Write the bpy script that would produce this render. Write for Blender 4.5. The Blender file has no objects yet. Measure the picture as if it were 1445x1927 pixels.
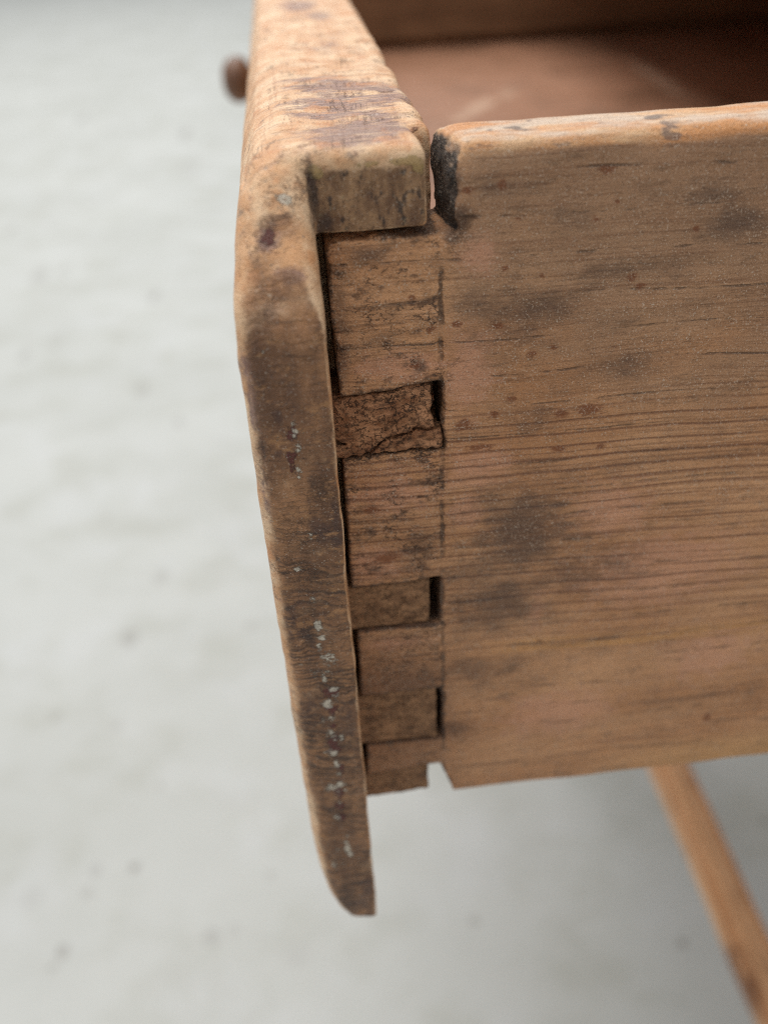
import bpy, bmesh, math
import numpy as np
from mathutils import Matrix, Vector

# ------------------------------------------------------------------ camera, world, light, exposure
sc = bpy.context.scene
COL = sc.collection
MM = 0.001

def camera():
    yaw, pitch, roll, fpx = 0.07506, 0.62616, 0.05318, 1699.2
    cy, sy, cp, sp, cr, sr = math.cos(yaw), math.sin(yaw), math.cos(pitch), math.sin(pitch), math.cos(roll), math.sin(roll)
    fwd = Vector((sy*cp, cy*cp, -sp)); right = Vector((cy, -sy, 0)); down = fwd.cross(right)
    r = cr*right + sr*down; d = -sr*right + cr*down
    cam = bpy.data.cameras.new('camera'); o = bpy.data.objects.new('camera', cam); COL.objects.link(o)
    m = Matrix((r, -d, -fwd)).transposed().to_4x4()
    m.translation = Vector((-14.11, -90.68, 122.54))*MM
    o.matrix_world = m
    cam.sensor_fit = 'VERTICAL'; cam.sensor_height = 32.0; cam.sensor_width = 24.0
    cam.lens = fpx/1927*32.0
    cam.clip_start = 0.004; cam.clip_end = 100
    cam.dof.use_dof = True; cam.dof.focus_distance = 0.102
    cam.dof.aperture_fstop = cam.lens/2.1
    sc.camera = o
camera()

world = bpy.data.worlds.new('World'); sc.world = world; world.use_nodes = True
world.node_tree.nodes['Background'].inputs[0].default_value = (0.93, 0.97, 1.0, 1)
world.node_tree.nodes['Background'].inputs[1].default_value = 0.54

def area(name, loc, size, power, col):
    """a long roof light facing straight down"""
    l = bpy.data.lights.new(name, 'AREA'); l.shape = 'RECTANGLE'; l.size, l.size_y = size; l.energy = power; l.color = col
    o = bpy.data.objects.new(name, l); COL.objects.link(o); o.location = loc
area('roof_light', (-0.9, 3.0, 3.1), (2.2, 7.6), 212, (1.0, 0.985, 0.96))

sc.cycles.use_denoising = False; sc.cycles.filter_width = 1.1
sc.view_settings.view_transform = 'Standard'; sc.view_settings.look = 'None'
sc.view_settings.gamma = 1.0; sc.view_settings.exposure = 0.22; sc.view_settings.use_curve_mapping = False

# ------------------------------------------------------------------ helpers: numpy noise
_rs = np.random.RandomState(7)
_TAB = _rs.rand(32, 32, 32).astype(np.float32)
def vnoise(P, s):
    """value noise 0..1, P (n,3) mm, s = cell size in mm (scalar or 3)"""
    q = P/np.asarray(s, np.float32) + 101.37
    i = np.floor(q).astype(np.int64); f = (q-i).astype(np.float32); f = f*f*(3-2*f)
    a = i % 32; b = (i+1) % 32
    fx, fy, fz = f.T
    def T(x, y, z): return _TAB[x, y, z]
    c00 = T(a[:,0],a[:,1],a[:,2])*(1-fx)+T(b[:,0],a[:,1],a[:,2])*fx
    c10 = T(a[:,0],b[:,1],a[:,2])*(1-fx)+T(b[:,0],b[:,1],a[:,2])*fx
    c01 = T(a[:,0],a[:,1],b[:,2])*(1-fx)+T(b[:,0],a[:,1],b[:,2])*fx
    c11 = T(a[:,0],b[:,1],b[:,2])*(1-fx)+T(b[:,0],b[:,1],b[:,2])*fx
    return (c00*(1-fy)+c10*fy)*(1-fz)+(c01*(1-fy)+c11*fy)*fz
def fbm(P, s, n=3, off=0.0):
    s = np.asarray(s, np.float32); t = 0; w = 1; tot = 0
    for k in range(n):
        t = t + w*vnoise(P+off+k*17.3, s/2**k); tot += w; w *= .55
    return t/tot
def sstep(a, b, x):
    t = np.clip((x-a)/(b-a), 0, 1); return t*t*(3-2*t)

# ------------------------------------------------------------------ helpers: distance fields and meshing
def rint(a, b, r):
    """rounded intersection"""
    return np.minimum(np.maximum(a, b), -r) + np.sqrt(np.maximum(a+r, 0)**2 + np.maximum(b+r, 0)**2)
def poly_sdf(X, Z, pts):
    """exact 2-D polygon distance on broadcast arrays"""
    X, Z = np.broadcast_arrays(X, Z)
    d = np.full(X.shape, 1e9, np.float32); s = np.ones(X.shape, np.float32)
    n = len(pts)
    for i in range(n):
        ax, az = pts[i]; bx, bz = pts[i-1]
        ex, ez = bx-ax, bz-az; wx, wz = X-ax, Z-az
        t = np.clip((wx*ex+wz*ez)/(ex*ex+ez*ez), 0, 1)
        d = np.minimum(d, (wx-ex*t)**2+(wz-ez*t)**2)
        c1 = Z >= az; c2 = Z < bz; c3 = ex*wz > ez*wx
        flip = (c1 & c2 & c3) | (~c1 & ~c2 & ~c3)
        s = np.where(flip, -s, s)
    return s*np.sqrt(d)
def capsule(P, a, b, r):
    a = np.asarray(a, np.float32); b = np.asarray(b, np.float32); ab = b-a
    t = np.clip(((P-a)@ab)/(ab@ab), 0, 1)
    return np.linalg.norm(P-a-t[:, None]*ab, axis=1)-r
def band(d, xs, ys, zs, w=1.6):
    I = np.nonzero(np.abs(d) < w)
    return I, np.stack([xs[I[0]], ys[I[1]], zs[I[2]]], 1).astype(np.float32)

def surface_nets(d, xs, ys, zs):
    s = d < 0
    c = np.zeros(tuple(n-1 for n in d.shape), np.uint8)
    for i in (0, 1):
        for j in (0, 1):
            for k in (0, 1):
                c += s[i:c.shape[0]+i, j:c.shape[1]+j, k:c.shape[2]+k]
    act = (c > 0) & (c < 8)
    I = np.stack(np.nonzero(act), 1); n = len(I)
    idx = np.full(c.shape, -1, np.int32); idx[act] = np.arange(n)
    acc = np.zeros((n, 3), np.float32); cnt = np.zeros(n, np.float32)
    corners = [(i, j, k) for i in (0, 1) for j in (0, 1) for k in (0, 1)]
    for a in corners:
        for ax in range(3):
            if a[ax]: continue
            b = list(a); b[ax] = 1
            da = d[I[:,0]+a[0], I[:,1]+a[1], I[:,2]+a[2]]; db = d[I[:,0]+b[0], I[:,1]+b[1], I[:,2]+b[2]]
            m = (da < 0) != (db < 0)
            t = da[m]/(da[m]-db[m])
            p = np.tile(np.array(a, np.float32), (m.sum(), 1)); p[:, ax] += t
            acc[m] += p; cnt[m] += 1
    pos = I + acc/cnt[:, None]
    V = np.stack([np.interp(pos[:,i], np.arange(len(g)), g) for i, g in enumerate((xs, ys, zs))], 1)
    F = []
    for ax in range(3):
        u, v = (ax+1) % 3, (ax+2) % 3
        lo = [slice(None)]*3; hi = [slice(None)]*3
        lo[ax] = slice(0, -1); hi[ax] = slice(1, None)
        a = s[tuple(lo)]; b = s[tuple(hi)]
        E = np.stack(np.nonzero(a != b), 1)
        ok = (E[:,u] > 0) & (E[:,v] > 0) & (E[:,u] < d.shape[u]-1) & (E[:,v] < d.shape[v]-1)
        E = E[ok]; sg = a[tuple(E.T)]
        def cell(du, dv):
            q = E.copy(); q[:,u] += du; q[:,v] += dv; return idx[tuple(q.T)]
        q = np.stack([cell(-1,-1), cell(0,-1), cell(0,0), cell(-1,0)], 1)
        q[~sg] = q[~sg][:, ::-1]
        F.append(q)
    return V.astype(np.float32), np.concatenate(F)

def mesh_obj(name, V, F, mat, parent=None, smooth=True):
    """V in mm, F quads (n,4)"""
    me = bpy.data.meshes.new(name)
    me.vertices.add(len(V)); me.vertices.foreach_set('co', (V*MM).astype(np.float32).ravel())
    me.loops.add(F.size); me.loops.foreach_set('vertex_index', F.astype(np.int32).ravel())
    me.polygons.add(len(F))
    me.polygons.foreach_set('loop_start', np.arange(0, F.size, F.shape[1], dtype=np.int32))
    me.polygons.foreach_set('use_smooth', np.full(len(F), smooth))
    me.update(calc_edges=True); me.validate()
    me.materials.append(mat)
    o = bpy.data.objects.new(name, me); COL.objects.link(o)
    if parent: o.parent = parent
    return o
def vnormals(o):
    a = np.zeros(len(o.data.vertices)*3, np.float32); o.data.vertex_normals.foreach_get('vector', a); return a.reshape(-1, 3)
def attr(o, name, val):
    at = o.data.attributes.new(name, 'FLOAT', 'POINT'); at.data.foreach_set('value', np.ascontiguousarray(val, np.float32))
def box(name, lo, hi, mat, parent, bev=1.2, seg=2, wob=0.0, cuts=0):
    """bevelled board, mm"""
    bm = bmesh.new(); bmesh.ops.create_cube(bm, size=1)
    lo = np.array(lo, float); hi = np.array(hi, float)
    for v in bm.verts: v.co = Vector((lo+hi)/2 + np.array(v.co)*(hi-lo))
    if cuts:
        ax = int(np.argmax(hi-lo))
        es = [e for e in bm.edges if abs((e.verts[0].co-e.verts[1].co)[ax]) > 1e-6]
        bmesh.ops.subdivide_edges(bm, edges=es, cuts=cuts)
        es = [e for e in bm.edges if abs((e.verts[0].co-e.verts[1].co)[ax]) > 1e-6 or e.calc_face_angle(0) > 1]
        bmesh.ops.bevel(bm, geom=[e for e in bm.edges if e.calc_face_angle(0) > 1], offset=bev, segments=seg, affect='EDGES')
    else:
        bmesh.ops.bevel(bm, geom=bm.edges[:], offset=bev, segments=seg, affect='EDGES')
    if wob:
        P = np.array([v.co for v in bm.verts], np.float32)
        w = np.stack([fbm(P, 30, 2, 9*k)-.5 for k in range(3)], 1)*2*wob
        for v, q in zip(bm.verts, w): v.co += Vector(q)
    for v in bm.verts: v.co *= MM
    me = bpy.data.meshes.new(name); bm.to_mesh(me); bm.free()
    for p in me.polygons: p.use_smooth = False
    me.materials.append(mat)
    o = bpy.data.objects.new(name, me); COL.objects.link(o)
    if parent: o.parent = parent
    return o
def thing(name, label, cat, loc=(0, 0, 0)):
    o = bpy.data.objects.new(name, None); COL.objects.link(o); o.location = loc
    o.empty_display_size = .02; o['label'] = label; o['category'] = cat
    return o

# ------------------------------------------------------------------ helpers: nodes
def lin(r, g, b):
    f = lambda c: ((c/255+.055)/1.055)**2.4 if c/255 > .04045 else c/255/12.92
    return (f(r), f(g), f(b), 1)
class NT:
    def __init__(s, name):
        s.mat = bpy.data.materials.new(name); s.mat.use_nodes = True
        s.t = s.mat.node_tree; s.b = s.t.nodes['Principled BSDF']
        tc = s.t.nodes.new('ShaderNodeTexCoord')
        s.P = s.vm('SCALE', tc.outputs['Object'], scale=1000.0)
        x = s.t.nodes.new('ShaderNodeSeparateXYZ'); s.t.links.new(s.P, x.inputs[0]); s.x, s.y, s.z = x.outputs
    def put(s, inp, v):
        if isinstance(v, bpy.types.NodeSocket): s.t.links.new(v, inp)
        elif v is not None: inp.default_value = v
    def vm(s, op, a, b=None, scale=None):
        n = s.t.nodes.new('ShaderNodeVectorMath'); n.operation = op; s.put(n.inputs[0], a)
        if b is not None: s.put(n.inputs[1], b)
        if scale is not None: s.put(n.inputs['Scale'], scale)
        return n.outputs['Value'] if op in ('LENGTH', 'DISTANCE', 'DOT_PRODUCT') else n.outputs[0]
    def m(s, op, a, b=None, c=None, clamp=False):
        n = s.t.nodes.new('ShaderNodeMath'); n.operation = op; n.use_clamp = clamp
        for i, v in enumerate((a, b, c)):
            if v is not None: s.put(n.inputs[i], v)
        return n.outputs[0]
    def mul(s, *a):
        r = a[0]
        for q in a[1:]: r = s.m('MULTIPLY', r, q)
        return r
    def add(s, *a):
        r = a[0]
        for q in a[1:]: r = s.m('ADD', r, q)
        return r
    def inv(s, a): return s.m('SUBTRACT', 1.0, a)
    def noise(s, sc_, detail=3, rough=.55, vec=None, dist=0.0):
        """sc_ = features per mm (scalar or xyz)"""
        n = s.t.nodes.new('ShaderNodeTexNoise'); v = s.P if vec is None else vec
        if isinstance(sc_, tuple): v = s.vm('MULTIPLY', v, sc_); k = 1.0
        else: k = sc_
        s.put(n.inputs['Vector'], v); n.inputs['Scale'].default_value = k
        n.inputs['Detail'].default_value = detail; n.inputs['Roughness'].default_value = rough; n.inputs['Distortion'].default_value = dist
        return n.outputs['Fac']
    def st(s, v, a, b, lo=0.0, hi=1.0):
        n = s.t.nodes.new('ShaderNodeMapRange'); n.interpolation_type = 'SMOOTHSTEP'
        s.put(n.inputs['Value'], v); s.put(n.inputs['From Min'], a); s.put(n.inputs['From Max'], b)
        n.inputs['To Min'].default_value = lo; n.inputs['To Max'].default_value = hi
        return n.outputs[0]
    def mix(s, f, a, b, mode='MIX'):
        n = s.t.nodes.new('ShaderNodeMix'); n.data_type = 'RGBA'; n.blend_type = mode
        s.put(n.inputs[0], f); s.put(n.inputs[6], a); s.put(n.inputs[7], b)
        return n.outputs[2]
    def attr(s, name):
        n = s.t.nodes.new('ShaderNodeAttribute'); n.attribute_name = name; return n.outputs['Fac']
    def xyz(s, x, y, z):
        n = s.t.nodes.new('ShaderNodeCombineXYZ')
        for i, v in enumerate((x, y, z)): s.put(n.inputs[i], v)
        return n.outputs[0]
    def bump(s, h, dist, strength=1.0, normal=None):
        n = s.t.nodes.new('ShaderNodeBump'); s.put(n.inputs['Height'], h)
        n.inputs['Distance'].default_value = dist*MM; n.inputs['Strength'].default_value = strength
        if normal is not None: s.put(n.inputs['Normal'], normal)
        return n.outputs[0]
    def done(s, col, rough=.6, normal=None, spec=.35, sat=1.0, val=1.0):
        if sat != 1.0 or val != 1.0:
            q = s.t.nodes.new('ShaderNodeHueSaturation'); q.inputs['Saturation'].default_value = sat; q.inputs['Value'].default_value = val
            s.put(q.inputs['Color'], col); col = q.outputs[0]
        s.put(s.b.inputs['Base Color'], col); s.put(s.b.inputs['Roughness'], rough)
        s.put(s.b.inputs['Specular IOR Level'], spec)
        if normal is not None: s.put(s.b.inputs['Normal'], normal)
        return s.mat

def rings(n, coord, per_mm, sharp=.55):
    """thin dark growth lines along a coordinate, 0..1"""
    w = n.m('SINE', n.mul(coord, 6.2832*per_mm))
    return n.st(w, sharp, 1.0)

def hair(n, sc_, w=.022, off=0.0):
    """network of hairline cracks, 0..1"""
    q = n.noise(sc_, 4, .6, vec=n.vm('ADD', n.P, (off, off*.7, off*1.3)))
    return n.st(n.m('ABSOLUTE', n.m('SUBTRACT', q, .5)), w, w*.2)

# ------------------------------------------------------------------ materials
def mat_side():
    n = NT('weathered_pine_side')
    warp = n.mul(n.m('SUBTRACT', n.noise((.012, .1, .03), 2), .5), 6.0)
    zz = n.add(n.z, warp, n.mul(n.x, .012), n.mul(n.m('SUBTRACT', n.noise((.10, .2, .5), 2), .5), .45))
    tone = n.noise((.03, .1, .10), 3)
    streak = n.noise((.05, .3, 1.6), 5, .62, vec=n.xyz(n.x, n.y, zz))
    fibre = n.noise((.9, 4, 9.0), 4, .65)
    mott = n.noise(.45, 5, .62)
    grit = n.noise(4.6, 3, .7)
    col = n.mix(n.st(tone, .3, .7), lin(194, 137, 93), lin(222, 167, 122))
    grey = n.mul(n.st(n.add(n.z, n.mul(n.m('SUBTRACT', n.noise((.04, .1, .08), 4, .6), .5), 60)), 62, 88), n.st(n.x, -1, 4))
    col = n.mix(n.mul(grey, .7), col, lin(162, 126, 98))
    col = n.mix(n.mul(n.st(mott, .48, .72), .4), col, lin(138, 98, 66))
    col = n.mix(n.mul(n.st(streak, .5, .72), .6), col, lin(122, 78, 46))
    pink = n.st(n.add(n.attr('pink'), n.mul(n.m('SUBTRACT', mott, .5), 1.6), n.mul(n.m('SUBTRACT', streak, .5), 1.4)), .2, 1.0)
    col = n.mix(n.mul(pink, .62), col, lin(228, 166, 132))
    # golden bare streak low on the board and pale lower edge
    gold = n.mul(n.st(n.m('ABSOLUTE', n.m('SUBTRACT', zz, 31.0)), 2.4, .2), n.st(n.x, 3, 14), n.st(streak, .62, .4))
    col = n.mix(n.mul(gold, .75), col, lin(216, 156, 92))
    gold2 = n.mul(n.st(n.z, 9, 1), n.st(n.x, 18, 48))
    col = n.mix(n.mul(gold2, .6), col, lin(216, 164, 104))
    # growth lines: dense in the middle of the board, sparse cracks above
    dens = n.add(n.mul(n.st(n.z, 28, 40), n.st(n.z, 74, 64)), .22)
    l1 = n.mul(rings(n, zz, .55, .68), n.st(n.noise((.02, .2, .3), 3), .30, .5), dens)
    col = n.mix(n.mul(l1, .56), col, lin(116, 68, 44))
    l4 = n.mul(rings(n, n.add(zz, n.mul(warp, .2)), 1.05, .72), n.st(n.noise((.03, .2, .4), 3), .38, .56), n.add(n.mul(dens, .7), .15))
    col = n.mix(n.mul(l4, .5), col, lin(104, 62, 40))
    l2 = n.mul(rings(n, n.add(zz, n.mul(warp, .35)), .23, .975), n.st(n.noise((.12, .3, .5), 4, .7), .48, .6))
    col = n.mix(n.mul(l2, .6), col, lin(62, 40, 28))
    l3 = n.mul(rings(n, zz, 1.6, .2), n.st(n.noise((.04, .2, .2), 2), .5, .62))
    col = n.mix(n.mul(l3, .35), col, lin(112, 72, 46))
    # grey-black handling dirt
    dk = n.add(n.attr('dark'), n.mul(n.m('SUBTRACT', n.noise((.17, .3, .30), 5, .65), .5), 1.5), n.mul(n.m('SUBTRACT', fibre, .5), .7))
    dk = n.st(dk, .08, .95)
    col = n.mix(n.mul(dk, .74), col, lin(78, 58, 48))
    grime = n.mul(n.st(n.noise((.16, .3, .6), 5, .7), .53, .70), .5)
    col = n.mix(grime, col, lin(104, 76, 54))
    tl = n.st(n.x, .4, -.6)                                   # tails are browner
    col = n.mix(n.mul(tl, n.st(n.noise((.3, .5, .6), 5, .75), .52, .64), .7), col, lin(74, 46, 30))
    low = n.mul(n.st(n.add(n.x, n.mul(n.m('SUBTRACT', n.noise((.1, .2, .5), 4, .6), .5), 16)), 6, -4), n.st(n.z, 44, 24), .6)
    col = n.mix(low, col, lin(132, 88, 58))
    edge = n.st(n.add(n.attr('edge'), n.mul(n.m('SUBTRACT', n.noise(.9, 5, .7), .5), 2.0)), .4, .95)
    col = n.mix(n.mul(edge, .75), col, lin(44, 28, 19))
    dash = n.mul(n.st(n.noise((.8, 2, 7.0), 3, .6), .56, .66), n.st(n.noise(.15, 3), .35, .6))
    col = n.mix(n.mul(dash, .22), col, lin(74, 50, 36))
    # rust-brown flecks
    fl = n.st(n.add(n.attr('fleck'), n.mul(n.m('SUBTRACT', n.noise((.9, 1, 2.2), 4, .7), .5), 2.0)), .32, .8)
    col = n.mix(n.mul(fl, .8), col, lin(126, 68, 32))
    fl2 = n.st(n.noise((.32, .5, .8), 4, .65), .66, .74)
    col = n.mix(n.mul(fl2, .75), col, lin(122, 68, 36))
    # rounded top edge: worn to orange, highlight painted pale along the crest
    top = n.st(n.attr('up'), .12, .5)
    tc = n.mix(n.st(n.noise((.09, .3, .3), 4), .4, .62), lin(214, 150, 96), lin(226, 182, 138))
    crest = n.mul(n.st(n.attr('up'), .75, .97), n.st(n.noise((.12, .3, .3), 4, .6), .4, .6))
    tc = n.mix(n.mul(crest, .8), tc, lin(218, 198, 178))
    tc = n.mix(n.mul(n.st(n.noise((.28, .4, .9), 3, .5), .60, .68), .75), tc, lin(104, 88, 82))
    tc = n.mix(n.mul(rings(n, n.add(n.y, n.mul(warp, .5)), .7, .5), .25), tc, lin(150, 96, 58))
    col = n.mix(top, col, tc)
    # scribe line across the shoulder
    sx = n.m('ABSOLUTE', n.add(n.x, n.mul(n.m('SUBTRACT', n.noise(.35, 3), .5), .9), n.mul(n.m('SUBTRACT', n.noise(1.6, 2), .5), .5)))
    scr = n.mul(n.st(sx, .38, .10), n.st(n.noise((.1, .1, .16), 4, .7), .42, .56), n.st(n.z, 92, 90), n.inv(top))
    col = n.mix(n.mul(scr, .8), col, lin(58, 38, 26))
    # end grain in the notch
    eg = n.st(n.attr('endg'), .45, .8)
    egc = n.mix(n.st(n.noise((2, .8, 3.5), 4, .7), .42, .66), lin(20, 14, 11), lin(70, 54, 42))
    col = n.mix(n.mul(eg, n.st(n.attr('up'), .8, .3)), col, egc)
    hc = n.mul(hair(n, (.5, .8, 1.1), .02, 13.), n.st(n.noise(.22, 3), .48, .6), n.add(n.mul(tl, .7), n.mul(n.st(n.x, 5, 1), .3)), n.inv(top))
    col = n.mix(n.mul(hc, .85), col, lin(50, 30, 20))
    # pale specks paint in glints as well as dust; dark ones are pores
    col = n.mix(n.mul(n.st(grit, .56, .66), n.st(mott, .3, .6), .85), col, lin(222, 200, 178))
    col = n.mix(n.mul(n.st(grit, .44, .30), .5), col, lin(76, 52, 38))
    col = n.mix(n.mul(n.st(fibre, .52, .72), .4), col, lin(84, 60, 44))
    h = n.add(n.mul(fibre, 1.0), n.mul(grit, 1.6), n.mul(streak, .5), n.mul(l1, -.35), n.mul(l2, -1.6), n.mul(hc, -2.0), n.mul(scr, -1.6), n.mul(mott, .6))
    rough = n.add(n.mul(grit, .35), n.mul(mott, .2), n.mul(top, -.08), .26)
    return n.done(col, rough, n.bump(h, .16), .5, 1.02, 1.07)

def mat_front():
    n = NT('worn_pine_front')
    P2 = n.xyz(n.x, n.mul(n.y, .12), n.z)
    mott = n.noise(.40, 5, .62)
    fine = n.noise((5.0, .8, 5.0), 4, .65)
    grit = n.noise(4.4, 3, .7)
    warpn = n.m('SUBTRACT', n.noise(.12, 3), .5)
    # long-grain, worn to peach
    c = n.mix(n.st(n.noise(.22, 4, .6), .35, .66), lin(214, 160, 112), lin(238, 200, 160))
    c = n.mix(n.mul(n.st(n.noise((1.3, .05, 1.3), 4, .6), .5, .75), .5), c, lin(176, 118, 74))
    c = n.mix(n.mul(n.st(mott, .58, .74), .55), c, lin(150, 112, 84))
    c = n.mix(n.mul(n.st(n.noise((.5, .35, .5), 4, .65), .60, .70), .6), c, lin(112, 92, 80))
    # cross scratches where the crown is chewed into ridges
    yy = n.add(n.y, n.mul(warpn, 5.0), n.mul(n.m('SUBTRACT', n.noise(.5, 3), .5), 1.2))
    scz = n.mul(n.st(n.y, -3, 3), n.st(n.y, 60, 36))
    scl = n.mul(rings(n, yy, .34, .70), n.st(n.noise((.18, .4, .2), 3), .40, .58), scz)
    c = n.mix(n.mul(scl, .32), c, lin(110, 82, 66))
    pu = n.add(n.attr('paint'), n.mul(n.m('SUBTRACT', n.noise((.25, .4, .5), 5, .68), .5), 1.9))
    pu = n.m('SUBTRACT', n.st(pu, .10, .60), n.mul(n.st(n.noise((.25, 2.6, .6), 4, .65), .5, .64), .75), clamp=True)
    pcol = n.mix(n.st(n.noise((.6, 2.2, 1), 3), .4, .65), lin(116, 84, 80), lin(160, 126, 116))
    c = n.mix(n.mul(pu, .85), c, pcol)
    c = n.mix(n.mul(n.st(n.noise((.9, .9, .9), 3, .7), .66, .72), pu, .8), c, lin(224, 208, 196))
    hf = n.mul(hair(n, (.16, .4, .3), .010, 5.), n.st(n.noise(.12, 3), .5, .62), n.st(n.y, 4, -2))
    c = n.mix(n.mul(hf, .45), c, lin(112, 70, 44))
    hf2 = n.mul(hair(n, (1.1, .08, 1.1), .03, 47.), n.st(n.noise(.2, 3), .52, .64))
    c = n.mix(n.mul(hf2, .4), c, lin(130, 86, 56))
    c = n.mix(n.mul(n.st(n.noise(.3, 4, .6, vec=n.vm('ADD', n.P, (71., 3., 9.))), .55, .66), .6), c, lin(206, 138, 84))
    # end grain
    dx = n.add(n.x, 30); dz = n.add(n.z, 75, n.mul(warpn, 6))
    rad = n.m('SQRT', n.add(n.mul(dx, dx, .55), n.mul(dz, dz)))
    rad = n.add(rad, n.mul(n.m('SUBTRACT', n.noise(.9, 3), .5), .7))
    ring = n.mul(rings(n, rad, .62, .0), n.st(n.noise(.16, 3), .3, .55))
    e = n.mix(n.st(n.noise((.16, .1, .07), 4, .6), .36, .64), lin(116, 79, 52), lin(174, 124, 84))
    e = n.mix(n.mul(n.st(mott, .5, .7), .45), e, lin(104, 68, 44))
    ring2 = n.mul(rings(n, rad, 1.45, .1), n.st(n.noise(.2, 3), .36, .55))
    e = n.mix(n.mul(n.st(n.z, 62, 86), n.st(n.noise((.2, .2, .1), 5, .65), .36, .62), .8), e, lin(96, 62, 40))
    e = n.mix(n.mul(ring2, n.st(n.z, 74, 30), .8), e, lin(56, 36, 24))
    e = n.mix(n.mul(ring, n.st(n.z, 75, 56), .62), e, lin(56, 38, 28))
    e = n.mix(n.mul(n.st(n.noise((.2, .2, .12), 5, .65), .53, .63), .7), e, lin(78, 52, 44))
    e = n.mix(n.mul(n.st(n.noise((.5, .8, 1.0), 5, .7), .54, .66), .55), e, lin(190, 138, 90))
    e = n.mix(n.mul(n.st(n.noise((.3, .4, 2.2), 4, .7), .54, .64), .45), e, lin(70, 46, 32))
    eg = n.st(n.add(n.attr('endg'), n.mul(n.m('SUBTRACT', n.noise(.26, 5, .65), .5), .7)), .62, .98)
    col = n.mix(eg, c, e)
    pn = n.attr('pinf')                                         # face of the half pin
    pc = n.mix(n.st(n.noise((.5, .5, .25), 5, .68), .35, .66), lin(112, 78, 52), lin(172, 132, 94))
    pc = n.mix(n.mul(n.st(n.noise((.9, 1, .5), 3, .6), .56, .64), .8), pc, lin(52, 40, 34))
    pc = n.mix(n.mul(n.st(n.noise(1.2, 3, .6), .62, .68), .6), pc, lin(166, 146, 112))
    col = n.mix(n.st(n.add(pn, n.mul(n.m('SUBTRACT', n.noise(.5, 5, .65), .5), 1.4)), .2, .75), col, pc)
    ye = n.st(n.add(n.attr('yellow'), n.mul(n.m('SUBTRACT', n.noise(.6, 4, .6), .5), 1.7)), .48, .58)
    col = n.mix(n.mul(ye, .75), col, lin(176, 146, 92))
    dk = n.st(n.add(n.attr('dark'), n.mul(n.m('SUBTRACT', n.noise(.5, 5, .6), .5), 1.2)), .3, .85)
    col = n.mix(n.mul(dk, .8), col, lin(58, 42, 36))
    # old paint flecks on the lip end
    w = n.st(n.add(n.attr('white'), n.mul(n.m('SUBTRACT', n.noise((1.3, 1.3, 2.2), 5, .8), .5), 3.2)), .46, .62)
    rd = n.st(n.add(n.attr('red'), n.mul(n.m('SUBTRACT', n.noise(1.1, 4, .7, vec=n.vm('ADD', n.P, (31., 7., 3.))), .5), 2.2)), .42, .58)
    col = n.mix(n.mul(rd, .9), col, lin(92, 34, 28))
    col = n.mix(n.mul(w, .85), col, n.mix(grit, lin(200, 186, 164), lin(232, 222, 204)))
    sp = n.mul(n.st(n.noise((1.1, 1.1, 1.6), 2, .5), .735, .76), eg)
    col = n.mix(n.mul(sp, .7), col, lin(190, 172, 150))
    col = n.mix(n.mul(n.st(grit, .60, .70), .5), col, lin(232, 216, 198))
    col = n.mix(n.mul(n.st(grit, .42, .30), .5), col, lin(84, 58, 42))
    h = n.add(n.mul(fine, .9), n.mul(grit, 1.3), n.mul(mott, 1.0), n.mul(ring, eg, -.6), n.mul(scl, -.8), n.mul(hf, -1.2), n.mul(hf2, -1.2), n.mul(w, 2.0), n.mul(rd, 1.4), n.mul(ye, .8), n.mul(pu, -.3), n.mul(ring2, eg, -.5))
    rough = n.add(n.mul(mott, .25), n.mul(grit, .2), .27)
    return n.done(col, rough, n.bump(h, .16), .5, 1.0, 1.02)

def mat_pin(name, a, b, dark, crumb):
    n = NT(name)
    k = n.noise((.3, .5, .6), 5, .68); f = n.noise((.8, 1.5, 1.9), 5, .75); g = n.noise(4.6, 3, .7)
    c = n.mix(n.st(k, .34, .66), a, b)
    c = n.mix(n.mul(n.st(f, .5, .60), .28*crumb), c, dark)
    c = n.mix(n.mul(n.st(n.noise((.4, .8, .9), 4, .6), .56, .68), .6), c, dark)
    c = n.mix(n.mul(n.st(g, .58, .70), .6), c, lin(198, 164, 128))
    hp = hair(n, .9, .03, 21.)
    c = n.mix(n.mul(hp, n.st(n.noise(.3, 3), .4, .55), .35*crumb), c, lin(34, 22, 16))
    h = n.add(n.mul(f, crumb), n.mul(g, .8), n.mul(hp, -.7*crumb))
    return n.done(c, n.add(n.mul(g, .3), .4), n.bump(h, .25), .35)

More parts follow.
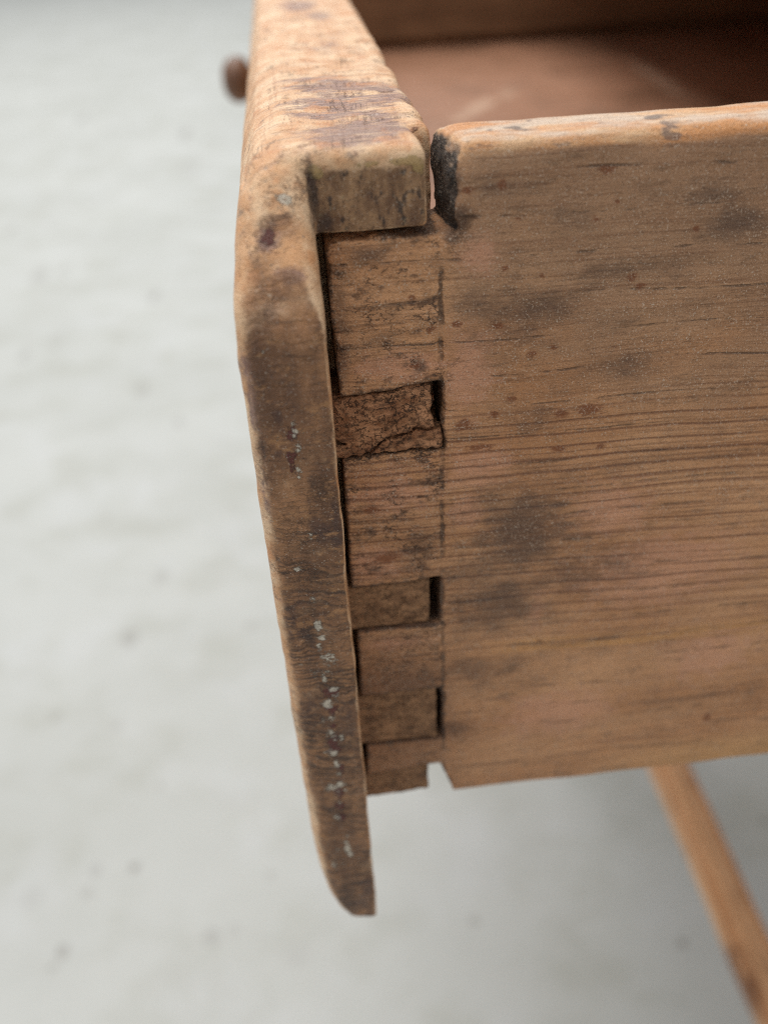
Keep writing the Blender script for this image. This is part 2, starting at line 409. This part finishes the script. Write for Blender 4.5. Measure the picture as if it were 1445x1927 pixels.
def mat_plain(name, a, b, dark, axis, rough=.6, spec=.3, darkamt=.6, pale_streaks=None):
    """out-of-focus boards: tone, streaks, blotches"""
    n = NT(name)
    s = {'x': (.008, .09, .09), 'y': (.09, .008, .09), 'z': (.09, .09, .008)}[axis]
    s2 = tuple(v*5 for v in s)
    c = n.mix(n.st(n.noise(s, 4, .6), .34, .66), a, b)
    c = n.mix(n.mul(n.st(n.noise(s2, 4, .6), .48, .72), .5), c, dark)
    c = n.mix(n.mul(n.st(n.noise(.018, 5, .6), .5, .68), darkamt), c, dark)
    if pale_streaks:                                                  # pale streaks across the panel
        for (ax, ay), (bx, by), w in pale_streaks:
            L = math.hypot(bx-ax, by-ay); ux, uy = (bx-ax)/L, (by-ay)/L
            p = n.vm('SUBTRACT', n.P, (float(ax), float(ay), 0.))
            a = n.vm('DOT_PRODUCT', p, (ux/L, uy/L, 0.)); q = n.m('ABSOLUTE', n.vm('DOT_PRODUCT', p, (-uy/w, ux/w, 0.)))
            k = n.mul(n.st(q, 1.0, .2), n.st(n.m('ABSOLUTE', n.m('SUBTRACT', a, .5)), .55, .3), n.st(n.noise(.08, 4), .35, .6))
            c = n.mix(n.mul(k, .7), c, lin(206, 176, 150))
    return n.done(c, n.add(n.mul(n.noise(.05, 3), .3), rough-.15), n.bump(n.noise(s2, 4), .4), spec)

FLOOR_SPOTS = [(-724,3307,10,.6),(-349,3006,11,.8),(-599,3117,9,.3),(-704,2135,10,.5),(-572,1819,16,.6),(-526,1840,10,.5),
 (-314,1648,10,1),(-520,1421,11,.7),(-295,1249,14,.7),(-228,1137,11,.6),(-303,891,9,.4),(-219,764,16,.6),(-245,662,18,.8),(-193,456,9,.5),
 (-206,375,9,1.3),(-239,376,14,.6),(-243,357,12,.5),(-254,308,14,1),(-260,296,9,.6),(-92,353,9,.6),(-138,304,16,.6),(-121,308,12,.4),
 (69,291,9,.7),(223,253,9,1.1),(332,347,8,1),(-307,2616,20,.3),(-471,1477,20,.2),(-289,358,22,.3),(-71,280,25,.25)]
def mat_floor():
    n = NT('painted_concrete')
    c = n.mix(n.st(n.noise(.0035, 4, .55), .3, .7), lin(168, 169, 164), lin(177, 178, 174))
    c = n.mix(n.mul(n.st(n.noise((.010, .013, .02), 5, .62), .46, .68), .4), c, lin(150, 150, 139))
    c = n.mix(n.mul(n.st(n.noise((.012, .010, .02), 5, .6, vec=n.vm('ADD', n.P, (900., 300., 0.))), .5, .7), .35), c, lin(184, 185, 185))
    jit = n.mul(n.m('SUBTRACT', n.noise(.05, 3), .5), .9)
    tot = None
    for x, y, s, g in FLOOR_SPOTS:
        d = math.hypot(y+90, 680); rx = s*1.15*d*.85/1700; ry = rx*max(1.0, d/720)
        v = n.vm('MULTIPLY', n.vm('SUBTRACT', n.P, (float(x), float(y), 0.)), (1/rx, 1/ry, 0.))
        q = n.mul(n.st(n.add(n.vm('LENGTH', v), jit), 1.25, .55), g)
        tot = q if tot is None else n.m('MAXIMUM', tot, q)
    c = n.mix(n.m('MINIMUM', n.mul(tot, .42), .9), c, lin(108, 102, 94))
    vo = n.t.nodes.new('ShaderNodeTexVoronoi'); n.put(vo.inputs['Vector'], n.P); vo.inputs['Scale'].default_value = .014
    c = n.mix(n.mul(n.st(vo.outputs['Distance'], .14, .03), n.st(n.noise(.006, 2), .45, .6), .3), c, lin(124, 120, 112))
    h = n.noise(.02, 4)
    return n.done(c, n.add(n.mul(n.noise(.01, 3), .2), .42), n.bump(h, 1.0, .3), .4)

M_SIDE = mat_side(); M_FRONT = mat_front()
M_PIN_ROUGH = mat_pin('crumbly_end_grain', lin(150, 98, 64), lin(210, 152, 110), lin(56, 36, 26), 2.2)  # wide tone spread paints in highlights on the crumbs
M_PIN = mat_pin('grey_end_grain', lin(128, 90, 60), lin(176, 130, 92), lin(70, 49, 36), 1.1)
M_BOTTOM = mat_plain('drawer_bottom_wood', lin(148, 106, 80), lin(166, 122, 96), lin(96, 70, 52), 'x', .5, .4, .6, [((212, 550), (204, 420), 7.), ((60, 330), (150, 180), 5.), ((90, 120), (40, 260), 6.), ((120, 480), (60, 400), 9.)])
M_INNER = mat_plain('inner_side_wood', lin(114, 84, 60), lin(138, 104, 76), lin(80, 58, 42), 'x', .65, .25)
M_KNOB = mat_plain('dark_knob_wood', lin(98, 66, 46), lin(122, 86, 62), lin(62, 42, 32), 'x', .45, .45)
M_TABLE = mat_plain('honey_table_wood', lin(214, 158, 110), lin(228, 180, 136), lin(126, 82, 54), 'y', .5, .35, .9)
M_FLOOR = mat_floor()

# ------------------------------------------------------------------ setting
def floor():
    bm = bmesh.new()
    for x, y in ((-9, -6), (9, -6), (9, 30), (-9, 30)): bm.verts.new((x, y, 0))
    bm.faces.new(bm.verts[:])
    me = bpy.data.meshes.new('floor'); bm.to_mesh(me); bm.free(); me.materials.append(M_FLOOR)
    o = bpy.data.objects.new('floor', me); COL.objects.link(o); o.location.z = -560*MM; o['kind'] = 'structure'
    o['label'] = 'pale grey painted concrete floor with scattered smudges'
floor()

# ------------------------------------------------------------------ the drawer
W_IN = 641.0
drawer = thing('drawer', 'old worn pine drawer with dovetailed corner and lipped front, pulled open', 'drawer')

def grid(*segs):
    """segs: (start, stop, step0, step1) growing steps"""
    g = [segs[0][0]]
    for a, b, s0, s1 in segs:
        while g[-1] < b-1e-6:
            t = (g[-1]-a)/(b-a); g.append(g[-1]+s0+(s1-s0)*t)
    return np.array(g, np.float32)

def build_front():
    xs = grid((-22.9, 1.6, .29, .29)); ys = grid((-10.8, 10, .3, .3), (10, 40, .4, .9), (40, 160, 1.2, 6), (160, 648, 14, 20), (648, 664, 1.6, 1.6))
    zs = grid((-19.4, 102.2, .33, .33))
    X = xs[:, None, None]; Y = ys[None, :, None]; Z = zs[None, None, :]
    lip = poly_sdf(xs[:, None], zs[None, :], [(-12.7, -17.9), (-15.6, -18.2), (-17.2, -17.7), (-18.6, -15), (-19.9, -10.2), (-20.8, -4.2), (-21.3, 6),
        (-21.5, 30), (-21.7, 60), (-21.6, 80), (-21.4, 87.4), (-20.7, 92.5), (-19.7, 96.3), (-18.2, 99.0), (-16.6, 100.3), (-15, 112), (-12.7, 112)])[:, None, :]
    rx = np.interp(xs, [-21, -17, -14], [2.4, 1.5, .45])[:, None, None].astype(np.float32)
    lip3 = rint(rint(lip, -9.4-Y, rx), Y-(W_IN+18), 1.0)
    # the worn shoulder of the lip
    ch = (-(Y-.6)*11.6+(Z-100.3)*9.6)/15.06
    lip3 = rint(lip3, ch, 2.8)
    body = np.maximum(np.maximum(X-.35, -16.5-X), np.maximum(8.4-Y, Y-W_IN-.2))
    body = np.maximum(body, .4-Z)
    pin = rint(rint(np.maximum(-16.5-X, Y-12)+0*Z, X+1.25, .6), np.maximum(-Y, 92.05-Z), .45)
    core = np.minimum(np.minimum(body, lip3), pin)
    top = Z-(100.1-.012*np.maximum(-X-12, 0)**2)+0*Y
    d = rint(core, top+0*X, 1.5).astype(np.float32)
    I, P = band(d, xs, ys, zs)
    e = d[I]
    topw = sstep(90, 98, P[:,2])
    e += (fbm(P, 7, 2)-.5)*.5 + (fbm(P, (2.2, 3, 2.2), 2, 5)-.5)*.22
    e += topw*(fbm(P, (6, 3.2, 6), 3, 11)-.5)*.38*sstep(-4, 4, P[:,1])*sstep(70, 40, P[:,1])
    # chewed ridges across the crown
    w = P[:,1]+(fbm(P, 6, 2, 3)-.5)*5+.12*P[:,0]
    e += topw*.03*np.sin(w*2*np.pi/5.6)*sstep(-2, 4, P[:,1])*sstep(48, 30, P[:,1])
    # end grain fretting of the lip
    e += (fbm(P, (1.4, 2, .8), 2, 23)-.5)*.12*sstep(-8, -9, P[:,1])
    for c, r, a in (((-.2, 31, 100.3), (1.4, 4.6, 2), .5), ((-.2, 20, 100.3), (1.1, 1.6, 2), .6), ((-.4, 12.4, 100.2), (1.0, 1.0, 2), .5),
                    ((-.2, 46, 100), (1.6, 5, 2), .6), ((-16, -5, 94), (2.4, 3, 2.4), .45), ((-18, -8, 90), (2, 2, 2), .35), ((-20, 12, 97), (1.5, 6, 1.5), .5),
                    ((-8, 25, 100.2), (7, 1.1, 2), .28), ((-9, 17.5, 100.2), (7, 1.2, 2), .25), ((-6, 10, 100.2), (6, 1.3, 2), .22), ((-11, 30.5, 100.2), (7, .8, 2), .4)):
        q = (P-np.array(c, np.float32))/np.array(r, np.float32); e += a*np.exp(-(q*q).sum(1))
    for a, b, r in (((-17.6, 29.8, 99.6), (-14.9, 30.9, 100.1), .32), ((-18.4, 22, 99.1), (-18.9, 4, 98.6), .30), ((-19.6, 6, 97.2), (-19.9, -3, 96.2), .35),
                    ((-15.2, 31.2, 100.2), (-7.8, 29.0, 100.1), .25), ((-20.6, 20, 93.5), (-21.0, 0, 91.5), .28), ((-7, 24.5, 100.1), (-1.2, 26, 99.6), .3), ((-13, 27.6, 100.2), (-3, 29.4, 100.1), .22), ((-14, 20.4, 100.2), (-9, 19.6, 100.2), .2), ((-16.8, 12, 100), (-12, 10.5, 100.2), .2), ((-12, 14.2, 100.2), (-2, 15.4, 100), .22), ((-17.5, 38, 99.8), (-10, 37, 100.2), .2), ((-15.5, 2, 99.6), (-12.5, 3.2, 99.9), .2)):
        wob = P+np.stack([(fbm(P, 3, 2, 40)-.5), (fbm(P, 3, 2, 50)-.5)*0, (fbm(P, 3, 2, 60)-.5)*.5], 1)*1.2
        e = np.maximum(e, -capsule(wob, a, b, r))
    d[I] = e
    V, F = surface_nets(d, xs, ys, zs)
    o = mesh_obj('drawer_front', V, F, M_FRONT, drawer)
    N = vnormals(o); x, y, z = V.T
    attr(o, 'endg', np.clip(-N[:,1], 0, 1)*(y < 0-3))
    pinf = sstep(.72, .97, -N[:,1])*(y > -2.5)*(y < 4)*(x > -13.6)*sstep(99.0, 97.2, z)
    attr(o, 'pinf', pinf)
    def blobs(L, a, b, k=1.0):
        t = np.zeros(len(V), np.float32)
        for p, q, r, s, g in L:
            r, s = r*k, s*k
            t = np.maximum(t, g*np.exp(-(((a-p)/r)**2+((b-q)/s)**2)**1.3))
        return t
    up = sstep(.3, .7, N[:,2])
    paint = blobs([(-7.7,29.4,6.0,4.2,.9),(-7.0,21.5,7.0,4.0,.95),(-9.0,15.5,5.2,2.6,.9),(-6.6,7.4,5.4,4.2,1.),(-7.9,4.0,5.0,2.8,1.),(-5,10.5,3.4,2,.9),(-10.6,110,3.4,9,.8),(-7.2,94,3.,7,.6),
                   (-10.7,35.6,4.2,2.4,.6),(-2.6,27.7,2.6,2.5,.7),(-4.6,12.5,3,2,.6),(-8,60,4,6,.35)], x, y)*up
    side_p = blobs([(-20.6,82,1.0,3.2,.8),(-20.2,78,1.0,3,.9),(-19.6,73,.9,3.4,.7),(-17.3,93.5,1.2,1.0,.75),(-15.6,90.5,2.4,.8,.6),(-20.6,67,.6,4,.5)], x, z)*(y < -3)
    attr(o, 'paint', np.maximum(paint, side_p))
    yl = blobs([(-3.4,98.6,2.2,.7,.75),(-7.,98.5,2.4,.5,.6),(-12.2,98.2,1.0,.8,.8),(-1.9,97.9,.8,1.2,.6)], x, z)*(y > -4)*(y < 4)
    attr(o, 'yellow', yl)
    dk = blobs([(-12.7,96,.7,4,.9),(-11.8,93,1.2,1.6,.8)], x, z)*(y > -9)*(y < 3)*(x > -13.2)
    dk = np.maximum(dk, blobs([(-15.6,95.6,1.6,1.2,.6),(-17.3,20,1.6,6,.4),(-19.6,28,.9,5,.6),(-18,8,1.6,6,.5),(-17,-10,3,6,.5),(-15.5,68,2.4,3,.5),(-18,45,1.6,3,.5)], x, z)*(y < -3))
    attr(o, 'dark', dk)
    white = 1.05*blobs([(-16.7,47.5,.45,.9,1),(-16.5,45.5,.5,.6,.8),(-18.3,56.7,.5,.4,.9),(-16.8,44.2,.4,.5,.7),(-15.6,36.4,.8,.4,.7),(-16.6,33.9,.6,.7,1),(-16.2,31,.5,1,.6),(-16.4,27,.4,.8,.6),
        (-16.6,24,.6,.5,.9),(-16.4,21.5,.35,.8,1),(-16.3,19.6,.4,.4,.9),(-16.2,17.2,.6,.6,1),(-16.6,15.8,.4,.5,.6),(-17.2,9.6,.6,.6,.6),(-16.2,1.8,.5,1.0,1),(-15.9,.2,.5,.6,.8),(-18.4,-2,.5,1,.6),
        (-16.9,69.9,.25,.8,.7),(-16.8,75.2,.25,1.2,.7),(-16.6,73,.3,.8,.7),(-16.9,51.8,.5,.5,.6),(-16.3,61.2,.4,.5,.55),(-15.4,96.9,.8,.9,.9)]+[(-16.6+1.3*math.sin(k*2.3)*math.sin(k*.9), 46-k*2.3+1.8*math.sin(k*5.1), .3+.6*math.sin(k*1.7)**4, .3+.6*math.cos(k*3.1)**4, .3+.4*math.sin(k*4.3)**2) for k in range(22)], x, z, 1.2)*(y < -2)
    attr(o, 'white', white)
    red = blobs([(-16.1,36.0,.8,.7,1),(-16.4,26.0,.6,1.2,.9),(-16.5,24.6,.7,.6,.9),(-16.4,15.2,.5,1.2,.8),(-16.6,9.2,.5,.8,.7),(-17.0,74.6,.5,.9,.7),(-17.5,71.5,.5,1.2,.6),(-16.4,29.6,.4,.6,.6),(-17.4,93.7,.5,.5,.8),(-16.3,33,.6,.8,.8),(-16.0,20.6,.5,.8,.8),(-16.6,12,.6,1,.7)], x, z, 1.5)*(y < -2)
    attr(o, 'red', red)
    return o
front = build_front()

SIDE_DARK = [(9.5,82.3,8,3.2,.75),(7.7,79.0,5,3.,.55),(10.6,51.5,7,9,.9),(6.7,54.6,3.4,6,.65),(4.1,45.3,5,4,.75),(7.5,39,8,6,.8),(14.8,55.2,2.0,1.0,.95),(16,49.1,8,3,.55),(31.8,89.8,6,2.4,.75),
 (28.5,93,6,1.8,.6),(14,91.7,4,1.8,.6),(10.7,68.1,3.4,2.4,.65),(2.1,15.1,4,2.6,.75),(41,15.9,12,1.1,.65),(7,95.4,4,1.6,.5),(18,43.7,11,5,.6),(6,26.1,10,5,.6),(-6.4,79.9,2.3,1.4,.5),(-7.7,89.5,2.4,1.3,.8),
 (-8.9,53.9,.8,1,.95),(-2.9,50.6,3.2,3,.6),(-5.7,26.7,6,4,.75),(-5.2,82.9,1.2,.8,.5),(-2.4,76.3,.9,.9,.9),(-6,18,6,5,.4),(22,74,7,2,.5),(24,60,9,1.5,.45),(-1,27,1,7,.4),(20,86,8,2,.45),(-10.8,84,1.4,5,.75),(-11,78,1,4,.7),
 (2.0,92.4,1.3,1.8,1.3),(1.6,95.5,.7,3,.9),(3.2,92.6,.9,.35,1.1),(1.2,90.6,1.0,.7,1.1),(24,31,14,1.4,.4)]
SIDE_PINK = [(3,75.1,3.4,6.5),(4.5,62,5,4),(3.2,55.8,2.7,3),(21.9,53.6,6.4,5),(-6,59.3,6,3.6),(-9.2,48.8,4.4,3),(17.6,16.1,10,6),(39.4,25.3,8,6),(30.5,42.7,14,7),(-4.2,76.5,6.5,2.2),(-7,34.2,6,1.5),(4,88.6,2.3,2.6),(13.1,37.4,1.3,3.6)]
SIDE_FLECK = [(6.3,95.7,.5,.7),(2.8,95.3,.8,.4),(16.8,96.3,1.3,.5),(8.1,92,.4,.3),(16.2,91.4,.5,.4),(20.9,84.7,.7,.6),(22,83.6,.8,.5),(6.9,86.9,.7,.3),(10.3,76.7,.9,.5),(12.7,77.2,.6,.3),(14.2,68.6,1,.7),(17.7,68.8,2,1),
 (6.2,69.3,.8,.6),(1.8,81,.8,.4),(6.5,80.3,1.1,.4),(27.2,89.5,.4,.6),(18.3,93,.3,.3),(-3.1,84.5,.5,.5),(-1.1,80.7,.5,.6),(4.8,64.9,2,.5),(14.3,63.6,1.1,.5),(41.8,10.9,.9,1.2),(8.1,71.2,.8,.4),(-3,76.4,.8,.4),
 (2.5,68.2,1.3,1),(10.9,85.7,.3,.4),(19.5,63.4,.9,.4),(-8.8,57.2,1.6,.6),(-7.1,49.4,2.1,.9),(-5.8,22.2,.8,.9)]

def build_side():
    xs = grid((-13, 38, .31, .31), (38, 60, .4, 1.2), (60, 400, 3, 25), (400, 423, 1.2, 1.2))
    ys = grid((-.8, 1.4, .2, .2), (1.4, 7.2, .5, .5), (7.2, 9.6, .25, .25)); zs = grid((-1.2, 101.6, .32, .32))
    X = xs[:, None, None]; Y = ys[None, :, None]; Z = zs[None, None, :]
    outline = [(1.5, 0), (420, 0), (420, 112), (-.5, 112), (-.5, 91.1), (-6, 91.35), (-7.6, 92.15), (-12.0, 92.15), (-11.8, 82), (-11.5, 73.3), (-6, 73.7), (-.4, 74.4), (.15, 74.2), (.1, 69), (.35, 65.1), (-6, 65.2), (-11.9, 64.9),
               (-12.0, 55), (-12.1, 44.8), (-.3, 45.2), (-.35, 37.0), (-11.8, 37.1), (-12.0, 24.3), (-.3, 24.4), (-.1, 13.3), (-11.8, 13.5), (-12.2, 6.4), (-.9, 7.3), (-.5, 6.9)]
    d2 = poly_sdf(xs[:, None], zs[None, :], outline)[:, None, :]
    core = rint(d2, np.maximum(-Y, Y-8.4), .3)
    core = np.maximum(core, -np.maximum(X-(1.5-.13*Y), 91.2-Z))
    d = rint(core, Z-100+0*X, 1.9).astype(np.float32)
    I, P = band(d, xs, ys, zs, 1.3); e = d[I]
    e += (fbm(P, (14, 5, 6), 2)-.5)*.35+(fbm(P, (5, 2, 1.4), 2, 5)-.5)*.16
    e += (fbm(P, 1.6, 2, 31)-.5)*.28*sstep(1.5, -1, P[:,0])            # ragged tails
    e += (fbm(P, (1.3, 1.3, 1.8), 3, 77)-.5)*.95*sstep(3.0, 1.2, P[:,0])*sstep(90, 92, P[:,2])
    e += (fbm(P, (6, 3, 3), 2, 71)-.5)*.5*sstep(95, 99, P[:,2])
    for c, r, a in (((1.6, 0, 99), (1.6, 2, 1.6), .5), ((2.0, 0, 91.6), (1.3, 1.6, .7), .8), ((3.1, 0, 92.4), (.8, 1, .35), .5), ((0, 0, 90.6), (.8, 1.2, .6), .6),
                    ((-.1, 0, 78.5), (.5, .6, 1.0), .35), ((-11.8, 0, 91.), (.9, 2, .7), .7), ((.2, 0, 70.5), (.4, .8, .9), .5), ((-11.6, 0, 88), (.5, 1, 1.2), .4), ((-11.4, 0, 79), (.4, 1, 1.4), .4), ((24, 0, 99.6), (5, 1.4, 1), .35), ((.2, 0, 66), (.5, .6, 1), .4)):
        q = (P-np.array(c, np.float32))/np.array(r, np.float32); e += a*np.exp(-(q*q).sum(1))
    d[I] = e
    V, F = surface_nets(d, xs, ys, zs)
    o = mesh_obj('drawer_side', V, F, M_SIDE, drawer)
    N = vnormals(o); x, y, z = V.T
    def blobs(L, k=1.0):
        t = np.zeros(len(V), np.float32)
        for b in L:
            g = b[4] if len(b) > 4 else k
            t = np.maximum(t, g*np.exp(-(((x-b[0])/b[2])**2+((z-b[1])/b[3])**2)))
        return t
    attr(o, 'dark', blobs(SIDE_DARK)); attr(o, 'pink', blobs(SIDE_PINK)); attr(o, 'fleck', blobs(SIDE_FLECK))
    attr(o, 'up', np.clip(N[:,2], 0, 1)*(z > 95)); attr(o, 'endg', np.clip(-N[:,0], 0, 1)*(z > 90)*(x > -1))
    # distance to the tail outline on the face
    dd = np.abs(poly_sdf(x, z, outline))
    attr(o, 'edge', np.where((x < 2.2) & (z < 92.5) & (z > 1), np.clip(1-dd/.9, 0, 1), 0))
    return o
side = build_side()

def build_pin(pts, mat, amp, crack=None, y0=.15):
    P2 = np.array(pts); xs = grid((P2[:,0].min()-.8, P2[:,0].max()+.8, .22, .22)); zs = grid((P2[:,1].min()-.8, P2[:,1].max()+.8, .2, .2))
    ys = grid((y0-.9, y0+1.6, .2, .2), (y0+1.6, 10, .6, .6))
    d2 = poly_sdf(xs[:, None], zs[None, :], pts)[:, None, :]; Y = ys[None, :, None]
    d = rint(d2, np.maximum(y0-Y, Y-9), .3).astype(np.float32)
    I, P = band(d, xs, ys, zs, 1.2); e = d[I]
    e += (fbm(P, 2.4, 3, P2[0,1])-.5)*amp+(fbm(P, .9, 2, 13)-.5)*amp*.6
    if crack:
        wob = P+np.stack([(fbm(P, 1.2, 2, 40)-.5)*.8, 0*P[:,0], (fbm(P, 1.2, 2, 60)-.5)*.8], 1); wob[:,1] = np.maximum(0, wob[:,1]-.9)
        for seg in crack:
          for a, b in zip(seg[:-1], seg[1:]): e = np.maximum(e, -capsule(wob, (a[0], 0, a[1]), (b[0], 0, b[1]), .2))
    d[I] = e
    V, F = surface_nets(d, xs, ys, zs)
    return mesh_obj('dovetail_pin', V, F, mat, front)
build_pin([(-13.3, 72.7), (-1.15, 73.9), (-1.1, 68.3), (-.1, 68.0), (.1, 65.3), (-13.3, 65.2)], M_PIN_ROUGH, 1.0, [[(-12.6, 67.3), (-11.4, 66.8)], [(-9.4, 65.3), (-8.0, 66.1), (-6.2, 67.2), (-3.5, 67.9), (0, 68.3)]], .1)
build_pin([(-13.3, 44.6), (-1.75, 45.0), (-1.7, 37.3), (-13.3, 37.3)], M_PIN, .32, None, .25)
build_pin([(-13.3, 24.0), (-1.0, 24.2), (-1.0, 13.5), (-13.3, 13.7)], M_PIN, .32, None, .2)
build_pin([(-13.3, 6.2), (-2.4, 7.0), (-2.5, 1.1), (-13.3, .5)], M_PIN, .3, None, .2)

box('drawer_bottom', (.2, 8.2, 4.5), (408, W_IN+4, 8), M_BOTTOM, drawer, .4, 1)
def far_side():
    prof = [(0, 0), (0, 3.6), (5.6, 3.6), (5.6, 14.5), (0, 14.5), (0, 98.6), (1.4, 100), (7.1, 100), (8.5, 98.6), (8.5, 0)]
    n = len(prof); V = [(x, W_IN+a, b) for x in (-11.5, 420) for a, b in prof]
    bm = bmesh.new(); vs = [bm.verts.new(Vector(v)*MM) for v in V]
    for i in range(n): bm.faces.new((vs[i], vs[(i+1) % n], vs[n+(i+1) % n], vs[n+i]))
    bm.faces.new(vs[:n]); bm.faces.new(vs[n:][::-1]); bmesh.ops.recalc_face_normals(bm, faces=bm.faces[:])
    me = bpy.data.meshes.new('drawer_side'); bm.to_mesh(me); bm.free(); me.materials.append(M_INNER)
    o = bpy.data.objects.new('drawer_side', me); COL.objects.link(o); o.parent = drawer
far_side()
box('drawer_back', (404, 8.2, 8), (414, W_IN+.2, 96), M_INNER, drawer, 1.0, 2)

def lathe(name, prof, mat, parent, at, seg=40):
    """prof (distance out along -x, radius) mm"""
    V = []; F = []
    n = len(prof)
    for k in range(seg):
        a = 2*math.pi*k/seg
        for h, r in prof: V.append((at[0]-h, at[1]+r*math.cos(a), at[2]+r*math.sin(a)))
    for k in range(seg):
        k2 = (k+1) % seg
        for i in range(n-1): F.append((k*n+i, k*n+i+1, k2*n+i+1, k2*n+i))
    return mesh_obj(name, np.array(V, np.float32), np.array(F), mat, parent)
knob = lathe('knob', [(7, 4.4), (7.6, 6.4), (9, 7.8), (11, 8.6), (13, 8.7), (15, 8.0), (16.8, 6.4), (18, 4.0), (18.5, .01)], M_KNOB, drawer, (-21.4, 312, 52.6))
lathe('knob_stem', [(-2, 4.6), (.2, 5.0), (1.2, 4.8), (3, 3.9), (5, 3.8), (7.4, 4.9)], M_KNOB, knob, (-21.4, 312, 52.6))

# ------------------------------------------------------------------ the table it slides into
table = thing('table', 'honey coloured wooden table with a low stretcher rail, behind the drawer', 'table', (.38, .325, -.56))
def tb(name, lo, hi, bev=2.0, wob=0, cuts=0, seg=2):
    o = box(name, lo, hi, M_TABLE, None, bev, seg, wob, cuts)
    o.parent = table; o.matrix_parent_inverse = Matrix.Translation(-Vector(table.location))
    return o
tb('tabletop', (150, -60, 106), (630, 712, 128), 3)
for x in (165, 575):
    for y in (-44, 654): tb('leg', (x, y, -560), (x+40, y+40, 106.5), 3)
tb('rail', (168, -5, -34), (186, 655, -4))
for y in (-26, 660): tb('apron', (203, y, -20), (577, y+18, 106.5))
tb('apron', (585, -5, -20), (603, 655, 106.5))
for y in (-5, 635): tb('drawer_runner', (180, y, -16), (590, y+20, -.1))
tb('stretcher', (177, -6, -374), (199.5, 656, -350), 6, 1.2, 60, 3)
tb('stretcher', (583, -6, -376), (607, 656, -350), 6)

# ------------------------------------------------------------------ small details
def crumb():
    V = _rs.rand(14, 3)-.5
    bm = bmesh.new()
    for v in V: bm.verts.new(Vector(v)*Vector((1.1, .7, .7))*1.0)
    bmesh.ops.convex_hull(bm, input=bm.verts[:])
    for v in bm.verts: v.co *= MM
    me = bpy.data.meshes.new('wood_crumb'); bm.to_mesh(me); bm.free(); me.materials.append(M_PIN_ROUGH)
    o = bpy.data.objects.new('wood_crumb', me); COL.objects.link(o); o.location = Vector((-1.6, 7.0, 99.7))*MM
    o['label'] = 'tiny crumb of wood on the front board beside the notch'; o['category'] = 'crumb'
crumb()
